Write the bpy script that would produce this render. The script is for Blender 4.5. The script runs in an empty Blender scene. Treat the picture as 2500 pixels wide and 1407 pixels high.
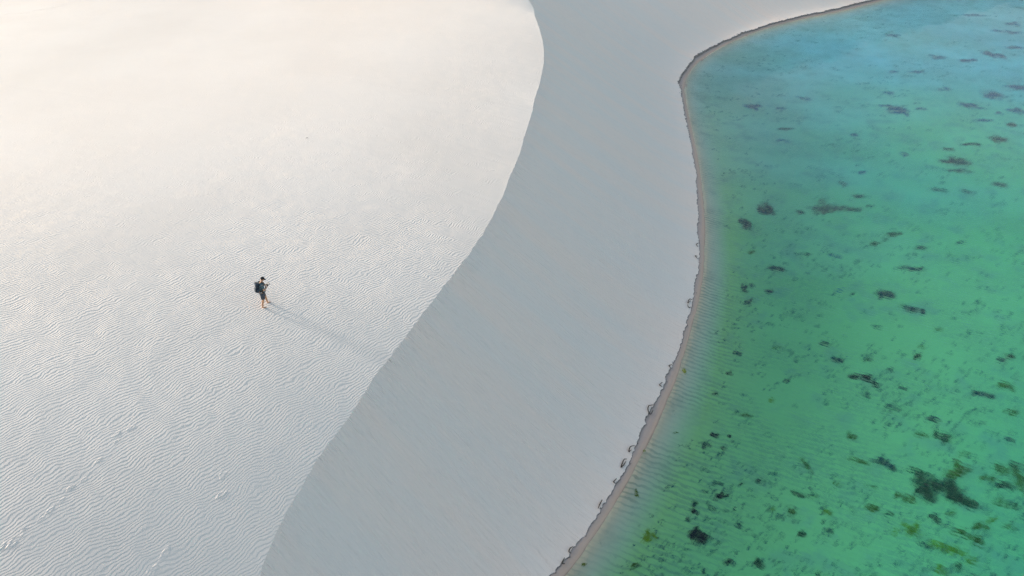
import bpy, bmesh, math, random
import numpy as np
from mathutils import Vector, Matrix

rnd = random.Random(7)
npr = np.random.default_rng(11)
scene = bpy.context.scene
COL = scene.collection

# ------------------------------------------------------------------ camera, sky, sun, exposure
CAM_H = 29.3
SC = CAM_H / 27.0
PITCH = math.radians(35.5)
FPX = 1667.0                                   # focal length in photograph pixels (2500 wide)
cam_d = bpy.data.cameras.new("camera")
cam = bpy.data.objects.new("camera", cam_d)
COL.objects.link(cam)
cam.location = (0, 0, CAM_H)
cam.rotation_euler = (math.radians(90) - PITCH, 0, 0)
cam_d.sensor_width = 36.0
cam_d.lens = 36.0 * FPX / 2500.0
cam_d.clip_start = 0.1
cam_d.clip_end = 20000
scene.camera = cam

SUN_EL = math.radians(18.0)
UX, UY = math.cos(math.radians(-21)), math.sin(math.radians(-21))    # where shadows fall
VX, VY = -UY, UX
world = bpy.data.worlds.new("World")
scene.world = world
world.use_nodes = True
wn, wl = world.node_tree.nodes, world.node_tree.links
sky = wn.new("ShaderNodeTexSky")
sky.sky_type = 'NISHITA'
sky.sun_disc = False
sky.sun_elevation = SUN_EL
sky.sun_rotation = math.atan2(-UX, -UY)
sky.altitude = 0
sky.air_density = 1.5
sky.dust_density = 3.5
sky.ozone_density = 1.5
wl.new(sky.outputs[0], wn["Background"].inputs[0])
wn["Background"].inputs[1].default_value = 0.15
sun_d = bpy.data.lights.new("sun", 'SUN')
sun_d.energy = 2.3
sun_d.cycles.use_multiple_importance_sampling = False
sun_d.angle = math.radians(8.0)
sun_d.color = (1.0, 0.997, 0.992)
sun = bpy.data.objects.new("sun", sun_d)
COL.objects.link(sun)
sun.location = (-UX * 100, -UY * 100, 60)
sun.rotation_euler = Vector((UX * math.cos(SUN_EL), UY * math.cos(SUN_EL), -math.sin(SUN_EL))).to_track_quat('-Z', 'Y').to_euler()
scene.view_settings.view_transform = 'Standard'
scene.view_settings.look = 'None'
scene.view_settings.gamma = 1.0
scene.view_settings.exposure = 1.04
scene.render.engine = 'CYCLES'
scene.cycles.use_denoising = True
scene.cycles.denoising_prefilter = 'NONE'
scene.cycles.use_adaptive_sampling = False
scene.cycles.max_bounces = 10
scene.cycles.transmission_bounces = 8
scene.cycles.caustics_refractive = True
scene.cycles.caustics_reflective = False
scene.cycles.sample_clamp_indirect = 2.5


# ------------------------------------------------------------------ helpers
def tag(o, label=None, cat=None, group=None, kind=None):
    if label: o["label"] = label
    if cat: o["category"] = cat
    if group: o["group"] = group
    if kind: o["kind"] = kind
    return o


def link(name, me, mat=None, parent=None, smooth=True):
    o = bpy.data.objects.new(name, me)
    COL.objects.link(o)
    if mat: me.materials.append(mat)
    if parent: o.parent = parent
    if smooth and len(me.polygons):
        me.polygons.foreach_set("use_smooth", np.ones(len(me.polygons), dtype=bool))
    return o


def mesh(name, verts, faces):
    me = bpy.data.meshes.new(name)
    me.from_pydata([tuple(v) for v in verts], [], faces)
    me.update()
    return me


def grid_mesh(name, P, uv=None, flip=False):
    """P: (rows, cols, 3) array -> quad sheet, fast."""
    R, C = P.shape[:2]
    me = bpy.data.meshes.new(name)
    idx = np.arange(R * C).reshape(R, C)
    q = np.stack([idx[:-1, :-1], idx[:-1, 1:], idx[1:, 1:], idx[1:, :-1]], -1).reshape(-1, 4)
    if flip: q = q[:, ::-1]
    me.vertices.add(R * C)
    me.vertices.foreach_set("co", P.reshape(-1).astype(np.float32))
    me.loops.add(q.size)
    me.loops.foreach_set("vertex_index", q.reshape(-1).astype(np.int32))
    me.polygons.add(len(q))
    me.polygons.foreach_set("loop_start", np.arange(0, q.size, 4, dtype=np.int32))
    me.update(calc_edges=True)
    if uv is not None:
        l = me.uv_layers.new(name="UVMap")
        l.data.foreach_set("uv", uv.reshape(-1, 2)[q.reshape(-1)].reshape(-1).astype(np.float32))
    me.validate()
    return me


class NT:
    """small wrapper for building node materials"""
    def __init__(self, name):
        self.m = bpy.data.materials.new(name)
        self.m.use_nodes = True
        self.t = self.m.node_tree
        self.n, self.l = self.t.nodes, self.t.links
        self.b = self.n["Principled BSDF"]

    def new(self, t, **kw):
        nd = self.n.new(t)
        for k, v in kw.items():
            if k.startswith("i_"):
                nd.inputs[k[2:].replace("_", " ")].default_value = v
            else:
                setattr(nd, k, v)
        return nd

    def link(self, a, b): self.l.new(a, b)

    def math(self, op, a, b=None, c=None, clamp=False):
        nd = self.n.new("ShaderNodeMath"); nd.operation = op; nd.use_clamp = clamp
        for k, v in enumerate((a, b, c)):
            if v is None: continue
            if isinstance(v, (int, float)): nd.inputs[k].default_value = v
            else: self.l.new(v, nd.inputs[k])
        return nd.outputs[0]

    def ramp(self, src, lo, hi, a=0.0, b=1.0, smooth=True):
        nd = self.n.new("ShaderNodeMapRange")
        if smooth: nd.interpolation_type = 'SMOOTHSTEP'
        self.l.new(src, nd.inputs[0])
        for k, v in zip((1, 2, 3, 4), (lo, hi, a, b)): nd.inputs[k].default_value = v
        return nd.outputs[0]

    def mix(self, fac, a, b):
        nd = self.n.new("ShaderNodeMix"); nd.data_type = 'RGBA'
        if isinstance(fac, (int, float)): nd.inputs[0].default_value = fac
        else: self.l.new(fac, nd.inputs[0])
        for k, v in ((6, a), (7, b)):
            if isinstance(v, tuple): nd.inputs[k].default_value = (*v, 1)
            else: self.l.new(v, nd.inputs[k])
        return nd.outputs[2]

    def coords(self, kind="Object", rot=0.0, scale=(1, 1, 1)):
        tc = self.n.new("ShaderNodeTexCoord")
        mp = self.n.new("ShaderNodeMapping")
        self.l.new(tc.outputs[kind], mp.inputs[0])
        mp.inputs["Rotation"].default_value = (0, 0, rot)
        mp.inputs["Scale"].default_value = scale
        return mp.outputs[0]

    def noise(self, vec, scale, detail=3, rough=0.5, dims='3D', distortion=0.0):
        nd = self.n.new("ShaderNodeTexNoise"); nd.noise_dimensions = dims
        self.l.new(vec, nd.inputs["Vector"])
        nd.inputs["Scale"].default_value = scale
        nd.inputs["Detail"].default_value = detail
        nd.inputs["Roughness"].default_value = rough
        nd.inputs["Distortion"].default_value = distortion
        return nd.outputs[0]

    def bump(self, h, strength, dist, normal=None):
        nd = self.n.new("ShaderNodeBump")
        nd.inputs["Strength"].default_value = strength
        nd.inputs["Distance"].default_value = dist
        self.l.new(h, nd.inputs["Height"])
        if normal is not None: self.l.new(normal, nd.inputs["Normal"])
        return nd.outputs[0]

    def out_bsdf(self, color=None, rough=None, normal=None, spec=None):
        b = self.b
        if color is not None:
            if isinstance(color, tuple): b.inputs["Base Color"].default_value = (*color, 1)
            else: self.l.new(color, b.inputs["Base Color"])
        if rough is not None:
            if isinstance(rough, (int, float)): b.inputs["Roughness"].default_value = rough
            else: self.l.new(rough, b.inputs["Roughness"])
        if normal is not None: self.l.new(normal, b.inputs["Normal"])
        if spec is not None: b.inputs["Specular IOR Level"].default_value = spec
        return self.m


def plain(name, color, rough=0.8, var=0.15, scale=8.0, spec=0.3):
    t = NT(name)
    n = t.noise(t.coords(), scale, 3)
    c = t.mix(n, tuple(x * (1 - var) for x in color), tuple(min(1, x * (1 + var)) for x in color))
    return t.out_bsdf(c, rough, None, spec)


# ------------------------------------------------------------------ materials of the setting
def mat_windward():
    t = NT("rippled white sand")
    ob = t.coords()
    # slow wandering of the ripple direction
    warp = t.new("ShaderNodeTexNoise", noise_dimensions='2D')
    t.link(ob, warp.inputs["Vector"])
    warp.inputs["Scale"].default_value = 0.55; warp.inputs["Detail"].default_value = 4.0; warp.inputs["Roughness"].default_value = 0.54
    wv = t.new("ShaderNodeVectorMath", operation='MULTIPLY_ADD')
    t.link(warp.outputs["Color"], wv.inputs[0]); wv.inputs[1].default_value = (0.85, 0.85, 0); t.link(ob, wv.inputs[2])
    ga = t.new("ShaderNodeTexGabor", gabor_type='2D')
    t.link(wv.outputs[0], ga.inputs["Vector"])
    ga.inputs["Scale"].default_value = 1.15
    ga.inputs["Frequency"].default_value = 6.3
    ga.inputs["Anisotropy"].default_value = 1.0
    ga.inputs["Orientation"].default_value = math.radians(RIPPLE + 90)
    # asymmetric ripple profile out of the phase of the wave train
    ph = t.math('MULTIPLY', ga.outputs["Phase"], 2 * math.pi)
    s1 = t.math('SINE', ph)
    s2 = t.math('MULTIPLY', t.math('SINE', t.math('MULTIPLY', ph, 2.0)), 0.22)
    prof = t.math('ADD', s1, s2)
    amp = t.ramp(ga.outputs["Intensity"], 0.0, 0.5, 0.5, 1.0)
    big = t.noise(ob, 0.16, 2, 0.5, '2D')
    amp = t.math('MULTIPLY', amp, t.ramp(big, 0.3, 0.7, 0.8, 1.1))
    h = t.math('MULTIPLY', prof, amp)
    n1 = t.bump(h, 1.0, RIPPLE_H)
    fine = t.noise(ob, 22.0, 3, 0.6)
    n2 = t.bump(fine, 1.0, 0.003, n1)
    und = t.noise(ob, 0.9, 3, 0.5)
    n3 = t.bump(und, 1.0, 0.02, n2)
    tone = t.noise(ob, 0.06, 4, 0.55)
    c = t.mix(t.ramp(tone, 0.3, 0.7), SAND_A, SAND_B)
    speck = t.noise(ob, 60.0, 2, 0.7)
    c = t.mix(t.math('MULTIPLY', t.ramp(speck, 0.35, 0.7), 0.12), c, tuple(x * 0.8 for x in SAND_A))
    t.b.inputs["Diffuse Roughness"].default_value = 0.4
    return t.out_bsdf(c, 0.75, n3, 0.25)


def mat_slip():
    t = NT("avalanche face white sand")
    uvn = t.new("ShaderNodeUVMap", uv_map="UVMap")
    ob = t.coords()

    def st(su, sv):
        mp = t.new("ShaderNodeMapping"); t.link(uvn.outputs[0], mp.inputs[0])
        mp.inputs["Scale"].default_value = (su, sv, 1); return mp.outputs[0]
    a = t.noise(st(1.7, 0.16), 1.0, 5, 0.6, '2D', 0.35)
    b = t.noise(st(8.5, 0.6), 1.0, 4, 0.65, '2D', 0.3)
    n1 = t.bump(a, 1.0, 0.020)
    n2 = t.bump(b, 1.0, 0.055, n1)
    # fresh slides just under the brink
    vv = t.new("ShaderNodeSeparateXYZ"); t.link(uvn.outputs[0], vv.inputs[0])
    top = t.ramp(vv.outputs[1], 0.0, 2.6, 1.0, 0.0)
    sl = t.noise(st(2.8, 0.5), 1.0, 3, 0.6, '2D', 0.2)
    n3 = t.bump(t.math('MULTIPLY', t.ramp(sl, 0.42, 0.68), top), 1.0, 0.03, n2)
    g = t.noise(ob, 30.0, 2, 0.6)
    n4 = t.bump(g, 1.0, 0.004, n3)
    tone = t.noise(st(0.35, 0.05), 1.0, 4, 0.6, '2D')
    c = t.mix(t.ramp(tone, 0.3, 0.7), (0.85, 0.69, 0.585), (0.80, 0.69, 0.605))  # windward sand tinted warmer and brighter, offsetting the blue sky shade here
    fleck = t.noise(st(9.0, 0.9), 1.0, 3, 0.6, '2D')
    c = t.mix(t.math('MULTIPLY', t.ramp(fleck, 0.50, 0.8), 0.16), c, (0.56, 0.49, 0.43))
    t.b.inputs["Diffuse Roughness"].default_value = 0.4
    return t.out_bsdf(c, 0.85, n4, 0.2)


def mat_beach():
    t = NT("wet tan shore sand")
    uvn = t.new("ShaderNodeUVMap", uv_map="UVMap")
    sx = t.new("ShaderNodeSeparateXYZ"); t.link(uvn.outputs[0], sx.inputs[0])
    ob = t.coords()
    mp = t.new("ShaderNodeMapping"); t.link(uvn.outputs[0], mp.inputs[0]); mp.inputs["Scale"].default_value = (0.35, 9.0, 1)
    bands = t.noise(mp.outputs[0], 1.0, 4, 0.6, '2D', 0.4)
    v = t.math('ADD', sx.outputs[1], t.math('MULTIPLY', t.math('SUBTRACT', bands, 0.5), 0.5))
    c = t.mix(t.ramp(v, 0.0, 0.45), (0.50, 0.35, 0.26), (0.43, 0.325, 0.28))
    c = t.mix(t.ramp(v, 0.5, 1.05), c, (0.345, 0.285, 0.255))
    n = t.noise(ob, 3.0, 4, 0.6)
    c = t.mix(t.ramp(n, 0.4, 0.75, 0, 0.35), c, (0.48, 0.38, 0.30))
    bp = t.bump(t.noise(ob, 9.0, 4, 0.6), 1.0, 0.02)
    return t.out_bsdf(c, 0.7, bp, 0.3)


def mat_scarp():
    t = NT("dark damp sand scarp")
    ob = t.coords()
    n = t.noise(ob, 7.0, 4, 0.65)
    c = t.mix(t.ramp(n, 0.35, 0.7), (0.19, 0.155, 0.14), (0.42, 0.35, 0.31))
    bp = t.bump(t.noise(ob, 14.0, 3, 0.6), 1.0, 0.04)
    return t.out_bsdf(c, 0.9, bp, 0.2)


def mat_bed():
    t = NT("pale lagoon bed sand")
    ob = t.coords()
    a = t.noise(ob, 0.10, 4, 0.55)
    b = t.noise(ob, 0.5, 5, 0.6)
    c = t.mix(t.ramp(a, 0.32, 0.68), (0.67, 0.64, 0.56), (0.81, 0.78, 0.70))
    # algae green fading with distance, painted in for the blue sky reflection farther out
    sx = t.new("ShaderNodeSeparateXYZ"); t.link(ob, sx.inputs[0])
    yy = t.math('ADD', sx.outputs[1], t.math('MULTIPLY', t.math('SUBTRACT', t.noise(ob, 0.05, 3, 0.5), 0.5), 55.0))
    near_green = t.math('MULTIPLY', t.ramp(yy, 45.0, 105.0, 0.92, 0.0, False), t.ramp(sx.outputs[2], -0.62, 0.0, 1.0, 0.0, False))
    c = t.mix(near_green, c, (0.58, 0.71, 0.225))
    c = t.mix(t.ramp(sx.outputs[2], -0.60, -0.02, 0.0, 1.0), c, (0.76, 0.66, 0.46))
    c = t.mix(t.ramp(b, 0.48, 0.74, 0, 0.5), c, (0.40, 0.40, 0.29))
    # dark ripple bands painted on the bed, for the light streaks of surface ripples
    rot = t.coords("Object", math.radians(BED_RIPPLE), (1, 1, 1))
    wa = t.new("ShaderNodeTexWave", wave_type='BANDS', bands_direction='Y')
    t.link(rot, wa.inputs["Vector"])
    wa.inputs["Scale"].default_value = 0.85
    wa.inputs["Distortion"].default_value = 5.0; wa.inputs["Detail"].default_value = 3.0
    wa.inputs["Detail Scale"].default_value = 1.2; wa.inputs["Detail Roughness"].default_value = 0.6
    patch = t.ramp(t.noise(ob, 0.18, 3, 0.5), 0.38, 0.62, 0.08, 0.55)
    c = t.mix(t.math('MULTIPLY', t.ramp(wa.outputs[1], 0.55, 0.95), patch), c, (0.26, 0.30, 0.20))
    sp = t.noise(ob, 2.6, 5, 0.72)
    c = t.mix(t.ramp(sp, 0.60, 0.76, 0, 0.4), c, (0.13, 0.17, 0.10))
    bp = t.bump(wa.outputs[1], 1.0, 0.02)
    return t.out_bsdf(c, 0.95, bp, 0.1)


def mat_water():
    t = NT("clear green lagoon water")
    t.n.remove(t.b)
    out = t.n["Material Output"]
    ob = t.coords()
    rot = t.coords("Object", math.radians(WATER_RIPPLE), (1, 1, 1))
    ga = t.new("ShaderNodeTexGabor", gabor_type='2D')
    t.link(ob, ga.inputs["Vector"])
    ga.inputs["Scale"].default_value = 1.3; ga.inputs["Frequency"].default_value = 2.4
    ga.inputs["Anisotropy"].default_value = 0.93; ga.inputs["Orientation"].default_value = math.radians(WATER_RIPPLE)
    mp = t.new("ShaderNodeMapping"); t.link(rot, mp.inputs[0]); mp.inputs["Scale"].default_value = (1.0, 3.2, 1)
    ch = t.noise(mp.outputs[0], 2.2, 4, 0.6)
    fine = t.noise(mp.outputs[0], 9.0, 3, 0.6)
    n1 = t.bump(ga.outputs["Value"], 1.0, 0.042)
    n2 = t.bump(ch, 1.0, 0.045, n1)
    n3 = t.bump(fine, 1.0, 0.009, n2)
    gl = t.new("ShaderNodeBsdfGlass")
    gl.inputs["IOR"].default_value = 1.333; gl.inputs["Roughness"].default_value = 0.0
    t.link(n3, gl.inputs["Normal"])
    t.link(gl.outputs[0], out.inputs["Surface"])
    vol = t.new("ShaderNodeVolumeAbsorption")
    k = Vector(WATER_K); dens = max(k)
    vol.inputs["Color"].default_value = (1 - k[0] / dens, 1 - k[1] / dens, 1 - k[2] / dens, 1)
    vol.inputs["Density"].default_value = dens
    t.link(vol.outputs[0], out.inputs["Volume"])
    return t.m


RIPPLE = 46.0          # ripple crests run this way (degrees from +x)
RIPPLE_H = 0.0079
BED_RIPPLE = 20.0
WATER_RIPPLE = 60.0
WATER_K = (0.56, 0.110, 0.036)
SAND_A = (0.765, 0.67, 0.59)
SAND_B = (0.815, 0.72, 0.64)
M = dict(windward=mat_windward(), slip=mat_slip(), beach=mat_beach(), scarp=mat_scarp(), bed=mat_bed(), water=mat_water())

# ------------------------------------------------------------------ layout of crest and shore
FW = np.array([0, math.cos(PITCH), -math.sin(PITCH)])
UPV = np.array([0, math.sin(PITCH), math.cos(PITCH)])


def ray(x, y):
    d = FW * FPX + np.array([1.0, 0, 0]) * (x - 1250) - UPV * (y - 703.5)
    return d / np.linalg.norm(d)


def on_level(x, y, z):
    d = ray(x, y)
    return np.array([0, 0, CAM_H]) + d * ((z - CAM_H) / d[2])


crest_px = [(1290, 0), (1306, 40), (1320, 80), (1327, 120), (1326, 160), (1318, 200), (1306, 240), (1297, 280), (1285, 320), (1270, 370),
            (1250, 420), (1222, 490), (1180, 570), (1115, 660), (1050, 745), (985, 830), (905, 935), (835, 1040), (770, 1130), (705, 1240),
            (660, 1330), (635, 1407), (612, 1490)]
shore_px = [(2160, 0), (2060, 25), (1950, 48), (1850, 76), (1770, 110), (1712, 145), (1682, 178), (1671, 210), (1675, 250), (1685, 300),
            (1700, 370), (1711, 440), (1719, 520), (1720, 600), (1716, 670), (1704, 740), (1688, 800), (1668, 870), (1644, 940), (1614, 1010),
            (1580, 1085), (1530, 1180), (1475, 1270), (1425, 1345), (1378, 1407), (1320, 1475)]


def catmull(P, per):
    P = np.asarray(P, float)
    Q = np.vstack([2 * P[0] - P[1], P, 2 * P[-1] - P[-2]])
    out = []
    for i in range(1, len(Q) - 2):
        p0, p1, p2, p3 = Q[i - 1:i + 3]
        for k in range(per):
            s = k / per
            out.append(0.5 * (2 * p1 + (p2 - p0) * s + (2 * p0 - 5 * p1 + 4 * p2 - p3) * s * s + (3 * p1 - p0 - 3 * p2 + p3) * s ** 3))
    out.append(P[-1])
    return np.array(out)


shore_pts = [on_level(x, y, 0)[:2] for x, y in shore_px][::-1]               # near to far
shore_pts = [(x * SC, y * SC) for x, y in ((-22, -60), (-14, -20), (-8, -1), (-4.0, 8.2))] + [tuple(p) for p in shore_pts] + [(x * SC, y * SC) for x, y in ((82, 133), (112, 150), (150, 168), (210, 190), (330, 230))]
SH = catmull(shore_pts, 24)


def to_aw(P):
    P = np.asarray(P)
    return P[..., 0] * UX + P[..., 1] * UY, P[..., 0] * VX + P[..., 1] * VY


def to_xy(a, w):
    return a * UX + w * VX, a * UY + w * VY


def dist_shore(x, y, want_arc=False):
    x = np.asarray(x, float); y = np.asarray(y, float)
    sh = x.shape
    x = x.ravel(); y = y.ravel()
    A = SH[:-1]; D = SH[1:] - SH[:-1]; L2 = (D ** 2).sum(1)
    out = np.empty(len(x)); arcs = np.empty(len(x))
    L1 = np.sqrt(L2); cum = np.concatenate([[0], np.cumsum(L1)])
    for i in range(0, len(x), 6000):
        px = x[i:i + 6000, None] - A[None, :, 0]; py = y[i:i + 6000, None] - A[None, :, 1]
        t = np.clip((px * D[:, 0] + py * D[:, 1]) / L2, 0, 1)
        e2 = (px - t * D[:, 0]) ** 2 + (py - t * D[:, 1]) ** 2
        k = e2.argmin(1); ii = np.arange(len(k))
        out[i:i + 6000] = np.sqrt(e2[ii, k]); arcs[i:i + 6000] = cum[k] + t[ii, k] * L1[k]
    # far from the water the distance is averaged along the shore, so that the dune face bends without a crease
    m = np.nonzero(out > 0.8)[0]
    if len(m):
        p_ = 12.0
        B_ = math.sqrt(math.pi) * math.gamma((p_ - 1) / 2) / math.gamma(p_ / 2)
        mid = (A + SH[1:]) / 2; ms = cum[:-1] + L1 / 2
        for i in range(0, len(m), 6000):
            k = m[i:i + 6000]
            r2 = (x[k, None] - mid[:, 0]) ** 2 + (y[k, None] - mid[:, 1]) ** 2
            wt = L1 * (r2 / (out[k, None] ** 2)) ** (-p_ / 2)
            sm = wt.sum(1)
            ds = out[k] * (sm / (B_ * out[k])) ** (-1 / (p_ - 1))
            f = np.clip((out[k] - 0.8) / 1.6, 0, 1); f = f * f * (3 - 2 * f)
            arcs[k] = arcs[k] * (1 - f) + f * (wt * ms).sum(1) / sm
            out[k] = out[k] * (1 - f) + f * ds
    if want_arc: return out.reshape(sh), arcs.reshape(sh)
    return out.reshape(sh)


# height of the avalanche face against the distance from the waterline
_d = np.linspace(0, 400, 40001)
_sl = 0.16 + 0.475 * (1 - np.exp(-_d / 2.2))
_sl = _sl - 0.30 * np.clip((_d - 15.5 * SC) / 12, 0, 1) ** 1.0 - 0.40 * np.clip((_d - 48 * SC) / 20, 0, 1)
_sl = np.maximum(_sl, 0.0)
_zs = np.concatenate([[0], np.cumsum(_sl[:-1]) * (_d[1] - _d[0])])


def z_slip(d, x, y):
    """gentler where the dune foot swings round the far end of the lagoon"""
    w = np.asarray(x) * VX + np.asarray(y) * VY
    f = np.clip((w - 68 * SC) / (42 * SC), 0, 1); f = f * f * (3 - 2 * f)
    f = f * (1 - np.clip((w - 118 * SC) / (40 * SC), 0, 1))  # unseen far bank steepened again so the water reflects shaded dune
    return np.interp(d, _d, _zs) * (1 - 0.36 * f)


def solve_crest(x, y):
    lo, hi = 0.0, 24.0
    for _ in range(40):
        m = (lo + hi) / 2
        c = on_level(x, y, m)
        if z_slip(dist_shore(np.array([c[0]]), np.array([c[1]])), c[0], c[1])[0] > m: lo = m
        else: hi = m
    return on_level(x, y, m)


crest_pts = [tuple(solve_crest(x, y)[:2]) for x, y in crest_px][::-1]
crest_pts = [(x * SC, y * SC) for x, y in ((-40, -60), (-26, -22), (-14.0, -3), (-9.6, 5))] + crest_pts + [(x * SC, y * SC) for x, y in ((-2.5, 84), (-9, 99), (-22, 122), (-50, 165), (-110, 240))]
CR = catmull(crest_pts, 12)
ca, cw = to_aw(CR); o_ = np.argsort(cw)
sa, sw = to_aw(SH); o2 = np.argsort(sw)


def crest_a(w): return np.interp(w, cw[o_], ca[o_])
def shore_a(w): return np.interp(w, sw[o2], sa[o2])


W = np.concatenate([np.linspace(-60, 2, 32, endpoint=False), np.arange(2, 75, 0.07), np.arange(75, 160, 0.11), np.linspace(160, 265, 60)])
NC = len(W)


def vnoise(x, seed, scale):
    r = np.random.default_rng(seed).uniform(-1, 1, 20000)
    x = np.asarray(x) / scale + 5000
    i = np.floor(x).astype(int) % 19999; f = x - np.floor(x); f = f * f * (3 - 2 * f)
    return r[i] * (1 - f) + r[i + 1] * f


WA = crest_a(W) + 0.018 * vnoise(W, 1, 0.3) + 0.022 * vnoise(W, 2, 0.8) + 0.02 * vnoise(W, 3, 2.4)
CX, CY = to_xy(WA, W)
CZ = z_slip(dist_shore(CX, CY), CX, CY)
# smooth crest height handed to the windward slope
kk = 121
CZs = np.convolve(np.pad(CZ, kk // 2, mode='edge'), np.ones(kk) / kk, 'valid')

G0 = np.interp(W / SC, [2, 8, 16, 26, 36, 46, 60, 90], [-.40, -.39, -.345, -.27, -.185, -.13, -.09, -.07])
G1 = 0.035
TL = np.interp(W / SC, [2, 8, 14, 24, 40], [24, 24, 18, 15, 15])


def wind_rise(t, g0, tl):
    return -(G1 * t + (g0 - G1) * tl * (1 - np.exp(-t / tl)))


def z_wind(x, y):
    a, w = to_aw(np.array([x, y]))
    t = np.interp(w, W, WA) - a
    g0 = np.interp(w, W, G0)
    hz = np.interp(w, W, CZ) * np.exp(-t / 2.5) + np.interp(w, W, CZs) * (1 - np.exp(-t / 2.5))
    return float(hz + wind_rise(t, g0, np.interp(w, W, TL)) * np.where(t > 0, 1, 0) + undul(a, w) * (1 - np.exp(-max(t, 0) / 6)))


def undul(a, w):
    return 0.10 * np.sin(a / 7.3 + 0.6 * np.sin(w / 11.0)) + 0.12 * np.sin(w / 9.1 + 1.7 + 0.5 * np.sin(a / 13.0))


# ------------------------------------------------------------------ dune, windward side
T = np.concatenate([[0], np.cumsum(np.geomspace(0.08, 2.5, 90)), ])
T = np.concatenate([T, T[-1] + np.cumsum(np.geomspace(3, 40, 16))])
TT, WW = np.meshgrid(T, W, indexing='ij')
AA = WA[None, :] * np.exp(-TT / 2.0) + (crest_a(W)[None, :]) * (1 - np.exp(-TT / 2.0)) - TT
X, Y = to_xy(AA, WW)
Z = (CZ[None, :] * np.exp(-TT / 2.5) + CZs[None, :] * (1 - np.exp(-TT / 2.5))) + wind_rise(TT, G0[None, :], TL[None, :]) + undul(AA, WW) * (1 - np.exp(-TT / 6))
wind = link("dune_windward_slope", grid_mesh("dune_windward_slope", np.stack([X, Y, Z], -1)), M["windward"])
tag(wind, "white wind-rippled sunlit slope of the sand dune", "dune", kind="structure")

# ------------------------------------------------------------------ avalanche face, scarp, beach
SA = shore_a(W)
SX, SY = to_xy(SA, W)
tx = np.gradient(SX); ty = np.gradient(SY); tl = np.hypot(tx, ty)
NXo, NYo = -ty / tl, tx / tl                                  # away from the water (left of travel)
arc = np.concatenate([[0], np.cumsum(np.hypot(np.diff(SX), np.diff(SY)))])
ci = int(np.argmin(np.abs(W - 20)))
far = np.clip((W / SC - 62) / 22, 0, 1)                            # the bank grows taller at the far bend


def scallop(s):
    out = np.zeros_like(s)
    for seed, per, amp in ((5, 0.62, 0.13), (6, 0.27, 0.05), (8, 1.7, 0.10)):
        ph = s / per + 0.7 * vnoise(s, seed, per * 2.5)
        fr = ph - np.floor(ph)
        k = np.abs(np.random.default_rng(seed + 50).uniform(0.3, 1.0, 9000)[np.floor(ph).astype(int) % 9000])
        out += amp * k * np.sqrt(np.clip(1 - (2 * fr - 1) ** 2, 0, 1))
    return out


d0 = 0.35 + 0.14 * vnoise(arc, 21, 6.0) + 0.10 * vnoise(arc, 27, 2.1) + 0.08 * far
dE = d0 + scallop(arc) * (1 + 0.8 * far)
sc_h = 0.045 + 0.02 * vnoise(arc, 22, 1.3) + 0.16 * far
EX, EY = SX + NXo * dE, SY + NYo * dE
EZ = z_slip(dE, EX, EY) + sc_h
q = np.concatenate([np.linspace(0, 0.12, 10, endpoint=False), np.linspace(0.12, 0.88, 46, endpoint=False), np.linspace(0.88, 1, 14)])[:, None]
PX = CX * (1 - q) + EX * q; PY = CY * (1 - q) + EY * q
dd, sarc = dist_shore(PX, PY, True)
add = sc_h[None, :] * np.exp(-np.maximum(dd - dE[None, :], 0) / 1.3) * np.clip(q * 8, 0, 1)
PZ = z_slip(dd, PX, PY) + add
PZ[-1] = EZ; PZ[0] = CZ
uv = np.stack([sarc, dd[0][None, :] - dd], -1)
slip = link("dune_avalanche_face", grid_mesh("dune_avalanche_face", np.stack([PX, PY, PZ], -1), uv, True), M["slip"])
tag(slip, "smooth shaded avalanche face of the white sand dune above the lagoon", "dune", kind="structure")

# scarp: rough little bank from the scalloped edge down to the beach
rows = []
for k, f in enumerate((0, 0.3, 0.62, 1.0)):
    off = dE - (0.035 + 0.10 * far) * f - 0.02 * f * np.abs(vnoise(arc, 31 + k, 0.21))
    zz = EZ * (1 - f) + f * (0.10 + 0.02 * vnoise(arc, 40, 0.5)) + (0.0 if k in (0, 3) else 1) * 0.03 * vnoise(arc, 33 + k, 0.17)
    rows.append(np.stack([SX + NXo * off, SY + NYo * off, zz], -1))
scarp = link("shore_scarp", grid_mesh("shore_scarp", np.array(rows), None, True), M["scarp"])
tag(scarp, "thin dark scalloped bank where the dune foot meets the shore", "bank", kind="structure")

bf = np.linspace(1.12, -0.35, 12)[:, None]
boff = (dE[None, :]) * bf
BX, BY = SX + NXo * boff, SY + NYo * boff
bz = np.interp(bf[:, 0], [-0.35, 0, 0.5, 1.12], [-0.05, 0.0, 0.055, 0.11])[:, None] + 0.012 * np.array([vnoise(arc, 60 + i, 0.8) for i in range(12)]) * (bf > 0.05)
uvb = np.stack([np.broadcast_to(arc[None, :], BX.shape), boff], -1)
beach = link("beach_strip", grid_mesh("beach_strip", np.stack([BX, BY, bz], -1), uvb, True), M["beach"])
tag(beach, "narrow tan strip of wet sand along the lagoon edge", "beach", kind="structure")

# ------------------------------------------------------------------ lagoon bed and water


def bed_depth(x, y):
    d = dist_shore(x, y)
    n = 0.10 * np.sin(x / 5.1 + 1.3 * np.sin(y / 9.0)) + 0.10 * np.sin(y / 6.7 + 0.9 * np.sin(x / 8.0))
    dep = 0.14 * np.minimum(d, 0.5) + 1.02 * (1 - np.exp(-np.maximum(d - 0.25, 0) / 3.0)) + 0.45 * (1 - np.exp(-d / 18.0))
    return -(dep + n * np.clip(d / 4 - 0.3, 0, 1))


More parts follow.
